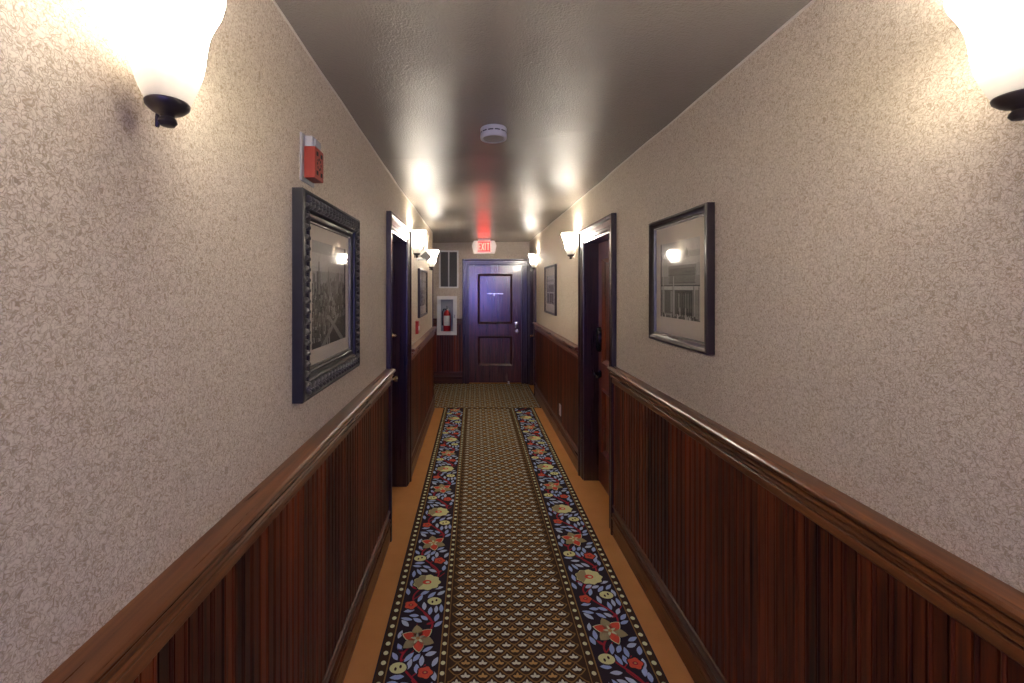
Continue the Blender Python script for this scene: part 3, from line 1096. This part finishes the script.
def city_print(bb, u0, u1, z0, z1, p, seed):
    """grey aerial cityscape"""
    rr = random.Random(seed)
    w, h = u1 - u0, z1 - z0
    for k in range(8):
        tones(bb, u0, u1, z1 - h * 0.45 * (k + 1) / 8, z1 - h * 0.45 * k / 8, p, [5, 5, 6, 6, 6, 5, 5, 5][k])
    tones(bb, u0, u1, z0, z0 + h * 0.55, p, 2)
    d = 0.0002
    rows = 18
    for r in range(rows):
        zb = z0 + h * (0.56 - 0.56 * r / rows)
        n = int(30 - r * 0.7)
        for i in range(n):
            a = u0 + w * (i + rr.uniform(-0.2, 0.2)) / n
            bw = w / n * rr.uniform(0.5, 1.0)
            bh = h * rr.uniform(0.03, 0.075) * (1 + 1.4 * (rr.random() > 0.92 and r < 8))
            a, c = max(u0, a), min(u1, a + bw)
            if c - a < 0.001:
                continue
            pp = p + d * (1 + r)
            t_ = rr.choice((1, 2, 3, 3, 4, 5, 6))
            tones(bb, a, c, max(z0, zb - bh * 0.5), min(z1, zb + bh), pp, t_)
            tones(bb, a, a + (c - a) * 0.4, max(z0, zb - bh * 0.5), min(z1, zb + bh * 0.94), pp + d * 0.4, rr.choice((0, 1, 1, 2)))
    pp = p + d * (rows + 2)
    zc, uc = z0 + h * 0.13, u0 + w * 0.60
    tones(bb, u0, u0 + w * 0.25, z0, z0 + h * 0.06, pp - d * 0.5, 1)
    tones(bb, uc - w * 0.10, u1, z0, z0 + h * 0.25, pp - d * 0.5, 1)
    for sg in (-1, 1):
        q = [(uc - sg * w * 0.36, z0), (uc - sg * w * 0.24, z0), (uc + sg * w * 0.20, zc + h * 0.16), (uc + sg * w * 0.12, zc + h * 0.16)]
        q = [(min(max(a, u0), u1), c) for a, c in q]
        bb.add([(a, pp, c) for a, c in q], [(0, 1, 2, 3)], GREYS[4])
    for tw, th, px in ((0.035, 0.36, 0.20), (0.03, 0.27, 0.46), (0.045, 0.22, 0.70), (0.03, 0.2, 0.86)):
        a = u0 + w * px
        zb = z0 + h * 0.5
        tones(bb, a - w * tw, a + w * tw, zb, zb + h * th * 0.6, pp, 4)
        tones(bb, a - w * tw * 0.6, a + w * tw * 0.6, zb + h * th * 0.6, zb + h * th * 0.85, pp, 4)
        tones(bb, a - w * tw * 0.15, a + w * tw * 0.15, zb + h * th * 0.85, zb + h * th, pp, 4)
        tones(bb, a - w * tw, a - w * tw * 0.3, zb, zb + h * th * 0.6, pp + d, 3)


def street_print(bb, u0, u1, z0, z1, p, seed):
    """grey street front: pale sky, a dark building with tall windows, posts"""
    rr = random.Random(seed)
    w, h = u1 - u0, z1 - z0
    for k in range(6):
        tones(bb, u0, u1, z1 - h * 0.45 * (k + 1) / 6, z1 - h * 0.45 * k / 6, p, [6, 6, 5, 6, 5, 5][k])
    tones(bb, u0, u1, z0, z0 + h * 0.55, p, 4)
    d = 0.0003

    def R(a, c, e, f, t_, q=1):
        tones(bb, u0 + w * a, u0 + w * c, z0 + h * e, z0 + h * f, p + d * q, t_)
    R(0.12, 0.80, 0.40, 0.70, 4, 1); R(0.15, 0.77, 0.45, 0.65, 3, 2); R(0.10, 0.82, 0.685, 0.71, 6, 3)
    R(0.0, 1.0, 0.375, 0.42, 6, 3); R(0.0, 1.0, 0.42, 0.435, 1, 4)
    for k in range(4):
        R(0.13, 0.80, 0.46 + 0.05 * k, 0.468 + 0.05 * k, 2 + k % 2, 4)
    R(0.20, 0.62, 0.06, 0.37, 1, 2)
    for k in range(7):
        a = 0.23 + k * 0.055
        R(a, a + 0.028, 0.10, 0.33, rr.choice((2, 3, 4)), 3)
    for k in range(9):
        a = 0.21 + k * 0.045
        R(a, a + 0.02, 0.03, 0.15, rr.choice((0, 1, 5)), 5)
    R(0.66, 0.90, 0.06, 0.37, 2, 2); R(0.68, 0.74, 0.08, 0.36, 4, 3)
    for a in (0.03, 0.14, 0.64, 0.92):
        R(a, a + 0.035, 0.02, 0.55 if a > 0.5 else 0.42, 5, 6)
        R(a + 0.024, a + 0.035, 0.02, 0.55 if a > 0.5 else 0.42, 2, 7)
    R(0.0, 1.0, 0.0, 0.035, 2, 5)
    for k in range(22):
        a = rr.uniform(0, 0.96)
        R(a, a + 0.03, 0.0, rr.uniform(0.03, 0.07), rr.choice((0, 1, 5, 6)), 6 + k * 0.1)
    R(0.30, 0.37, 0.80, 0.86, 4, 2)
    R(0.325, 0.345, 0.86, 0.89, 4, 2)


def picture(mp, u0, u1, z0, z1, label, frame_prof, frame_mat, fw, matw, matt, prt, seed, carve=False, lip=None, group=None):
    root = thing('framed_picture', label, 'picture', mp((u0 + u1) / 2, 0, z0), group)
    bb = MB(mp)
    bb.ring(u0, u1, z0, z1, frame_prof, frame_mat)
    bb.build('frame', root, smooth=True, angle=30)
    if lip:
        bb = MB(mp); bb.ring(u0, u1, z0, z1, lip, M['frame_lip'])
        part_label(bb.build('frame_lip', root, smooth=True, angle=30), 'thin silver inner lip of the frame')
    if carve:
        bb = MB(mp)
        s0 = 0.034

        def dome(u, z, a, rl, rw, rh):
            vs, fs = [], []
            n_, rings = 8, 3
            ca, sa = math.cos(a), math.sin(a)
            for k in range(rings):
                e = (PI / 2) * k / rings
                for i in range(n_):
                    t_ = 2 * PI * i / n_
                    x, y = rl * math.cos(e) * math.cos(t_), rw * math.cos(e) * math.sin(t_)
                    vs.append((u + x * ca - y * sa, 0.027 + rh * math.sin(e), z + x * sa + y * ca))
            vs.append((u, 0.027 + rh, z))
            for k in range(rings - 1):
                for i in range(n_):
                    j = (i + 1) % n_
                    fs.append((k * n_ + i, k * n_ + j, (k + 1) * n_ + j, (k + 1) * n_ + i))
            for i in range(n_):
                fs.append(((rings - 1) * n_ + i, (rings - 1) * n_ + (i + 1) % n_, rings * n_))
            bb.add(vs, fs, M['pewter_hi'])
        L = [((u0 + s0, z0 + s0), (u1 - s0, z0 + s0)), ((u1 - s0, z0 + s0), (u1 - s0, z1 - s0)), ((u1 - s0, z1 - s0), (u0 + s0, z1 - s0)), ((u0 + s0, z1 - s0), (u0 + s0, z0 + s0))]
        for (a, c) in L:
            ln = math.hypot(c[0] - a[0], c[1] - a[1])
            base = math.atan2(c[1] - a[1], c[0] - a[0])
            n = int(ln / 0.033)
            for i in range(n):
                f = (i + 0.5) / n
                u, z = a[0] + (c[0] - a[0]) * f, a[1] + (c[1] - a[1]) * f
                nx_, nz_ = -math.sin(base), math.cos(base)
                for s in (-1, 1):
                    dome(u + nx_ * s * 0.010, z + nz_ * s * 0.010, base + s * 0.8, 0.0165, 0.0070, 0.017)
                dome(u, z, base, 0.0065, 0.0060, 0.019)
        part_label(bb.build('carving', root, smooth=True, angle=60), 'carved leaf band on the frame')
    bb = MB(mp)
    a, c, d, e = u0 + fw, u1 - fw, z0 + fw, z1 - fw
    bb.sheet([a - 0.006, a + matw, c - matw, c + 0.006], [d - 0.006, d + matt, e - matt, e + 0.006], [(a + matw, c - matw, d + matt, e - matt)], 0.0115, 0.0100, M['mat'])
    bb.build('mat', root)
    bb = MB(mp)
    a2, c2, d2_, e2 = a + matw - 0.003, c - matw + 0.003, d + matt - 0.003, e - matt + 0.003
    prt(bb, a2, c2, d2_, e2, 0.0046, seed)
    bb.build('print', root, recalc=False)
    bb = MB(mp)
    bb.box((a - 0.006, 0.0135, d - 0.006), (c + 0.006, 0.0155, e + 0.006), M['glass'])
    bb.build('glass', root)
    bb = MB(mp)
    bb.box((u0 + 0.02, 0.0005, z0 + 0.02), (u1 - 0.02, 0.003, z1 - 0.02), M['hole'])
    bb.build('backing', root)
    return root


PW = [(0, 0.001), (0, 0.034), (0.004, 0.038), (0.010, 0.039), (0.016, 0.034), (0.020, 0.027), (0.050, 0.027), (0.053, 0.033), (0.059, 0.035), (0.064, 0.031),
      (0.066, 0.024), (0.076, 0.021), (0.081, 0.024), (0.085, 0.022), (0.088, 0.016), (0.090, 0.010)]
picture(on_left, 1.349, 2.010, 1.282, 1.961, 'large square city photograph in a carved dark frame under the red alarm', PW, M['frame_pewter'], 0.088, 0.048, 0.060, city_print, 5, carve=True,
        lip=[(0.0875, 0.0155), (0.090, 0.019), (0.094, 0.018), (0.096, 0.011)])
PS = [(0, 0.001), (0, 0.031), (0.003, 0.035), (0.010, 0.036), (0.016, 0.033), (0.022, 0.026), (0.030, 0.023), (0.034, 0.020), (0.037, 0.012)]
picture(on_right, 1.683, 2.244, 1.383, 1.981, 'street photograph in a plain dark frame, on the right wall before the doorway', PS, M['frame_dark'], 0.036, 0.055, 0.085, street_print, 8,
        lip=[(0.0345, 0.019), (0.037, 0.0225), (0.041, 0.021), (0.043, 0.011)])
PT = [(0, 0.001), (0, 0.022), (0.004, 0.026), (0.014, 0.026), (0.020, 0.021), (0.024, 0.012)]
picture(on_left, 4.30, 4.99, 1.343, 1.842, 'dark framed picture on the left wall past the doorway, above the red pull station', PT, M['frame_dark'], 0.024, 0.07, 0.09, city_print, 12)
picture(on_right, 4.93, 5.68, 1.325, 1.922, 'small narrow looking framed picture between the two far right sconces', PT, M['frame_dark'], 0.024, 0.085, 0.10, street_print, 15)

# ------------------------------------------------------------------ fire alarm on the left wall
u0 = 1.413
r = thing('fire_alarm', 'red horn strobe alarm box with grey lens, above the carved picture frame', 'fire alarm', on_left(1.46, 0, 1.98))
bb = MB(on_left); bb.box((1.408, 0, 1.999), (1.520, 0.008, 2.157), M['greyp'], 0.002)
part_label(bb.build('backplate', r), 'pale grey wall plate')
bb = MB(on_left); bb.box((1.424, 0.008, 2.011), (1.506, 0.045, 2.116), M['alarm'], 0.003)
part_label(bb.build('body', r), 'red plastic body')
bb = MB(on_left)
bb.box((1.426, 0.008, 2.114), (1.504, 0.036, 2.152), M['lens'], 0.004)
bb.box((1.440, 0.036, 2.122), (1.490, 0.042, 2.146), M['lens'], 0.003)
part_label(bb.build('strobe_lens', r), 'clear grey strobe lens')
bb = MB(on_left)
for du, z in ((0.020, 2.096), (0.058, 2.096), (0.020, 2.032), (0.058, 2.032)):
    bb.box((1.424 + du - 0.006, 0.0445, z - 0.007), (1.424 + du + 0.010, 0.0458, z + 0.007), M['hole'])
for i in range(8):
    a = 2 * PI * i / 8
    bb.box((1.463 + 0.017 * math.cos(a) - 0.003, 0.0445, 2.064 + 0.017 * math.sin(a) - 0.004), (1.463 + 0.017 * math.cos(a) + 0.003, 0.0457, 2.064 + 0.017 * math.sin(a) + 0.004), M['hole'])
part_label(bb.build('horn_grille', r), 'black sound holes')

# red pull station
r = thing('pull_station', 'small red fire pull station on the left wall below the far picture', 'pull station', on_left(4.19, 0, 1.20))
bb = MB(on_left); bb.box((4.147, 0, 1.197), (4.238, 0.005, 1.325), M['pull'], 0.001)
part_label(bb.build('mounting_plate', r), 'thin red wall plate')
bb = MB(on_left); bb.box((4.15, 0.005, 1.200), (4.235, 0.026, 1.322), M['pull'], 0.004)
part_label(bb.build('body', r), 'red housing')
bb = MB(on_left); bb.box((4.165, 0.026, 1.235), (4.220, 0.034, 1.275), M['white'], 0.003)
part_label(bb.build('handle', r), 'pale pull bar')

# grey diamond plate on a white bracket
r = thing('projecting_plate', 'grey diamond shaped plate on a white bracket in front of the second left sconce', 'wall plate', on_left(4.25, 0, 1.93))
bb = MB()
cx, cz, cy = -0.484, 1.958, 4.25
hw_, hh = 0.057, 0.052
prof = [(cx, cz + hh), (cx + hw_, cz - 0.004), (cx + 0.008, cz - hh), (cx - hw_, cz + 0.002)]
vs = [(x, cy - 0.006, z) for x, z in prof] + [(x, cy + 0.006, z) for x, z in prof]
bb.add(vs, [(0, 1, 2, 3), (7, 6, 5, 4), (0, 1, 5, 4), (1, 2, 6, 5), (2, 3, 7, 6), (3, 0, 4, 7)], M['slate'])
part_label(bb.build('plate', r), 'flat grey diamond')
bb = MB()
bb.box((XL, cy - 0.018, 1.918), (XL + 0.008, cy + 0.018, 1.968), M['white'], 0.002)
bb.tube([(XL + 0.004, cy, 1.935), (XL + 0.030, cy, 1.930), (cx - 0.010, cy, 1.928), (cx + 0.004, cy, 1.915)], 0.007, M['white'])
part_label(bb.build('mounting_bracket', r, smooth=True), 'white wall bracket')

# wall outlet, right wainscot
r = thing('wall_outlet', 'white outlet plate low on the right wainscot past the doorway', 'outlet', on_right(4.65, 0.0165, 0.27))
bb = MB(on_right); bb.box((4.612, 0.012, 0.268), (4.688, 0.0245, 0.388), M['white'], 0.002)
bb.build('plate', r)
for z in (0.300, 0.356):
    bb = MB(on_right); bb.box((4.632, 0.0235, z - 0.017), (4.668, 0.027, z + 0.017), M['rubber'], 0.003)
    bb.build('socket', r)

# ------------------------------------------------------------------ smoke detector
dx, dy = 0.092, 2.135
dz = ceil_z(dx, dy)
r = thing('smoke_detector', 'round white smoke detector on the ceiling before the exit sign', 'smoke detector', (dx, dy, dz))
bb = MB()
bb.lathe([(0.060, 0.004), (0.066, -0.004), (0.066, -0.020), (0.0635, -0.022)], M['detector'], 40, c=(dx, dy, dz))
bb.build('mount', r, smooth=True, angle=30)
bb = MB()
bb.lathe([(0.058, -0.020), (0.0585, -0.026), (0.0645, -0.027), (0.0665, -0.042), (0.064, -0.052), (0.058, -0.0535), (0.053, -0.049), (0.048, -0.047)], M['detector'], 40, c=(dx, dy, dz))
bb.build('cover', r, smooth=True, angle=30)
bb = MB()
for i in range(12):
    a0, a1 = 2 * PI * (i + 0.12) / 12, 2 * PI * (i + 0.88) / 12
    vs = []
    for a in (a0, (a0 + a1) / 2, a1):
        for z in (-0.0205, -0.0265):
            vs.append((dx + 0.0646 * math.cos(a), dy + 0.0646 * math.sin(a), dz + z))
    bb.add(vs, [(0, 1, 3, 2), (2, 3, 5, 4)], M['hole'])
part_label(bb.build('vent_slots', r), 'dark slots round the side')
bb = MB()
bb.lathe([(0.052, -0.047), (0.050, -0.0505), (0.030, -0.052), (0.012, -0.054), (0.004, -0.054)], M['sensor'], 32, c=(dx, dy, dz))
part_label(bb.build('grille', r, smooth=True), 'grey underside grille')

# ------------------------------------------------------------------ exit sign
ex, ey = 0.148, 6.92
ez = ceil_z(ex, ey)
r = thing('exit_sign', 'glowing red EXIT sign hung from the ceiling before the end door', 'exit sign', (ex, ey, ez))
bb = MB(); bb.box((ex - 0.10, ey - 0.025, ez - 0.022), (ex + 0.10, ey + 0.025, ez + 0.006), M['white'], 0.003)
bb.build('canopy', r)
bb = MB()
zt, zb = ez - 0.022, ez - 0.228
prof = [(-0.165, zt), (0.165, zt), (0.198, (zt + zb) / 2 + 0.02), (0.165, zb), (-0.165, zb), (-0.198, (zt + zb) / 2 + 0.02)]
vs = [(ex + a, ey - 0.022, z) for a, z in prof] + [(ex + a, ey + 0.022, z) for a, z in prof]
bb.add(vs, [tuple(range(6)), tuple(range(11, 5, -1))] + [(i, (i + 1) % 6, 6 + (i + 1) % 6, 6 + i) for i in range(6)], M['exit_body'])
part_label(bb.build('housing', r), 'white housing with pointed ends')
bb = MB(); bb.box((ex - 0.100, ey - 0.0255, zb + 0.028), (ex + 0.100, ey - 0.0215, zt - 0.012), M['exit_glow'])
part_label(bb.build('lit_panel', r), 'glowing red face')
bb = MB()
Lh, Lw, s = 0.118, 0.036, 0.011
lz = zb + 0.050


def bar(a, c, w_):
    d = Vector((c[0] - a[0], 0, c[1] - a[1]))
    n_ = Vector((-d.z, 0, d.x)).normalized() * w_ / 2
    q = [Vector((a[0], 0, a[1])) + n_, Vector((a[0], 0, a[1])) - n_, Vector((c[0], 0, c[1])) - n_, Vector((c[0], 0, c[1])) + n_]
    vs = [(ex + k_.x, ey - 0.0285, lz + k_.z) for k_ in q] + [(ex + k_.x, ey - 0.025, lz + k_.z) for k_ in q]
    bb.add(vs, [(0, 1, 2, 3), (7, 6, 5, 4), (0, 1, 5, 4), (1, 2, 6, 5), (2, 3, 7, 6), (3, 0, 4, 7)], M['exit_letter'])


x = -0.092
bar((x + s / 2, 0), (x + s / 2, Lh), s)
for zz in (s / 2, Lh / 2, Lh - s / 2):
    bar((x + s, zz), (x + Lw, zz), s)
x = -0.044
bar((x, 0), (x + 0.040, Lh), s); bar((x + 0.040, 0), (x, Lh), s)
x = 0.016
bar((x, 0), (x, Lh), s)
x = 0.038
bar((x, Lh - s / 2), (x + 0.046, Lh - s / 2), s); bar((x + 0.023, 0), (x + 0.023, Lh - s), s)
part_label(bb.build('lettering', r), 'letters EXIT in lighter red')

# ------------------------------------------------------------------ air grille on the end wall
g0, g1, h0, h1 = -0.620, -0.283, 1.642, 2.292
r = thing('air_grille', 'white framed two section dark air grille on the end wall above the extinguisher cabinet', 'vent', on_end((g0 + g1) / 2, 0, h0))
gm = (g0 + g1) / 2
bb = MB(on_end)
bb.sheet([g0, g0 + 0.028, gm - 0.011, gm + 0.011, g1 - 0.028, g1], [h0, h0 + 0.028, h1 - 0.028, h1],
         [(g0 + 0.028, gm - 0.011, h0 + 0.028, h1 - 0.028), (gm + 0.011, g1 - 0.028, h0 + 0.028, h1 - 0.028)], 0.016, 0.0, M['white'])
part_label(bb.build('frame', r), 'white frame with centre bar')
for a, c in ((g0 + 0.028, gm - 0.011), (gm + 0.011, g1 - 0.028)):
    bb = MB(on_end)
    bb.add([(a, 0.001, h0 + 0.028), (c, 0.001, h0 + 0.028), (c, 0.001, h1 - 0.028), (a, 0.001, h1 - 0.028)], [(0, 1, 2, 3)], M['hole'])
    z = h0 + 0.036
    while z < h1 - 0.036:
        bb.add([(a, 0.002, z + 0.008), (c, 0.002, z + 0.008), (c, 0.011, z - 0.003), (a, 0.011, z - 0.003)], [(0, 1, 2, 3)], M['louver'])
        z += 0.014
    part_label(bb.build('louver_panel', r, recalc=False), 'dark slatted panel')

# ------------------------------------------------------------------ extinguisher cabinet + extinguisher
r = thing('extinguisher_cabinet', 'white glass fronted fire extinguisher cabinet set in the end wall left of the door', 'cabinet', on_end((CAB[0] + CAB[1]) / 2, 0, CAB[2]))
A, B_, Z0, Z1 = CAB
bb = MB(on_end)
w_ = 0.004
bb.box((A, -0.170, Z0), (B_, -0.166, Z1), M['cab_in'])
bb.box((A, -0.168, Z0), (A + w_, 0.002, Z1), M['cab_in']); bb.box((B_ - w_, -0.168, Z0), (B_, 0.002, Z1), M['cab_in'])
bb.box((A + w_, -0.168, Z0), (B_ - w_, 0.002, Z0 + w_), M['cab_in']); bb.box((A + w_, -0.168, Z1 - w_), (B_ - w_, 0.002, Z1), M['cab_in'])
part_label(bb.build('box', r), 'grey inside of the cabinet')
bb = MB(on_end)
bb.sheet([A - 0.032, A + 0.030, B_ - 0.030, B_ + 0.032], [Z0 - 0.032, Z0 + 0.028, Z1 - 0.028, Z1 + 0.032], [(A + 0.030, B_ - 0.030, Z0 + 0.028, Z1 - 0.028)], 0.042, 0.0025, M['white'])
cd = bb.build('door_frame', r)
bb = MB(on_end); bb.box((A + 0.029, 0.012, Z0 + 0.027), (B_ - 0.029, 0.015, Z1 - 0.027), M['glass'])
bb.build('glass', cd)
bb = MB(on_end)
bb.box((B_ - 0.016, 0.042, 1.13), (B_ - 0.002, 0.056, 1.19), M['steel'], 0.003)
bb.build('latch', cd)

ec = (A + B_) / 2 - 0.005
r = thing('fire_extinguisher', 'red fire extinguisher with white label inside the white wall cabinet', 'fire extinguisher', on_end(ec, -0.08, Z0 + w_))
zb = Z0 + w_ + 0.001
cyc = YE + 0.075
bb = MB()
bb.lathe([(0.045, zb), (0.062, zb + 0.004), (0.064, zb + 0.02), (0.064, zb + 0.300), (0.060, zb + 0.330), (0.046, zb + 0.358), (0.026, zb + 0.372), (0.022, zb + 0.385)], M['ext'], 36, c=(ec, cyc, 0))
part_label(bb.build('cylinder', r, smooth=True), 'red steel cylinder')
bb = MB()
vs, fs = [], []
for i in range(13):
    a = -PI / 2 - 0.95 + 1.9 * i / 12
    for z in (zb + 0.120, zb + 0.290):
        vs.append((ec + 0.0648 * math.cos(a), cyc + 0.0648 * math.sin(a), z))
fs = [(2 * i, 2 * i + 2, 2 * i + 3, 2 * i + 1) for i in range(12)]
bb.add(vs, fs, M['white'])
part_label(bb.build('paper_label', r, smooth=True), 'white paper label')
bb = MB()
bb.lathe([(0.018, zb + 0.383), (0.018, zb + 0.410), (0.012, zb + 0.425)], M['steel'], 20, c=(ec, cyc, 0))
bb.box((ec - 0.012, cyc - 0.060, zb + 0.418), (ec + 0.012, cyc + 0.03, zb + 0.428), M['black'], 0.002)
bb.box((ec - 0.011, cyc - 0.050, zb + 0.440), (ec + 0.011, cyc + 0.03, zb + 0.449), M['black'], 0.002)
bb.lathe([(0.015, -0.030), (0.015, -0.020)], M['white'], 16, c=(ec + 0.03, cyc, zb + 0.398), axis='y')
part_label(bb.build('valve', r, smooth=True, angle=30), 'metal valve with black lever')
bb = MB()
bb.tube([(ec - 0.015, cyc - 0.01, zb + 0.400), (ec - 0.055, cyc - 0.015, zb + 0.405), (ec - 0.078, cyc - 0.02, zb + 0.350), (ec - 0.080, cyc - 0.02, zb + 0.22), (ec - 0.076, cyc - 0.02, zb + 0.12)], [0.009, 0.009, 0.009, 0.009, 0.012], M['black'])
part_label(bb.build('hose', r, smooth=True), 'black hose')

# door stop on the floor by the end door
r = thing('door_stop', 'tiny white door stop on the carpet at the foot of the end door', 'door stop', (0.575, YE - 0.05, 0.005))
bb = MB()
bb.lathe([(0.022, 0.005), (0.022, 0.010), (0.012, 0.016), (0.012, 0.030), (0.016, 0.034), (0.016, 0.044), (0.008, 0.048)], M['rubber'], 20, c=(0.575, YE - 0.05, 0))
bb.build('stop_body', r, smooth=True)

# ------------------------------------------------------------------ light
w = bpy.data.worlds.new('daylight')
scene.world = w
w.use_nodes = True
bg = w.node_tree.nodes['Background']
bg.inputs[0].default_value = (0.25, 0.24, 1.0, 1)
bg.inputs[1].default_value = 2.6
al = bpy.data.lights.new('window_portal', 'AREA')
al.shape = 'RECTANGLE'
al.size = WIN[1] - WIN[0]
al.size_y = WIN[3] - WIN[2]
al.cycles.is_portal = True
ao = bpy.data.objects.new('window_portal', al)
C.objects.link(ao)
ao.location = ((WIN[0] + WIN[1]) / 2, YB - 0.12, (WIN[2] + WIN[3]) / 2)
ao.rotation_euler = (PI / 2, 0, 0)

# ------------------------------------------------------------------ camera
cam = bpy.data.cameras.new('camera')
cam.sensor_fit = 'HORIZONTAL'
cam.sensor_width = 36
cam.lens = F / 1024 * 36
cam.shift_x = (512 - 475) / 1024
cam.shift_y = -(341.5 - 288) / 1024
cam.clip_start = 0.02
co = bpy.data.objects.new('camera', cam)
C.objects.link(co)
co.location = (0, 0, H)
co.rotation_euler = (PI / 2, 0, 0)
scene.camera = co

scene.view_settings.view_transform = 'Standard'
scene.view_settings.look = 'None'
scene.view_settings.gamma = 1
scene.view_settings.use_curve_mapping = False
scene.view_settings.exposure = 1.8
scene.cycles.max_bounces = 10
scene.cycles.diffuse_bounces = 6
scene.cycles.glossy_bounces = 5
scene.cycles.transparent_max_bounces = 12
scene.cycles.caustics_reflective = False
scene.cycles.caustics_refractive = False
scene.cycles.sample_clamp_indirect = 6.0
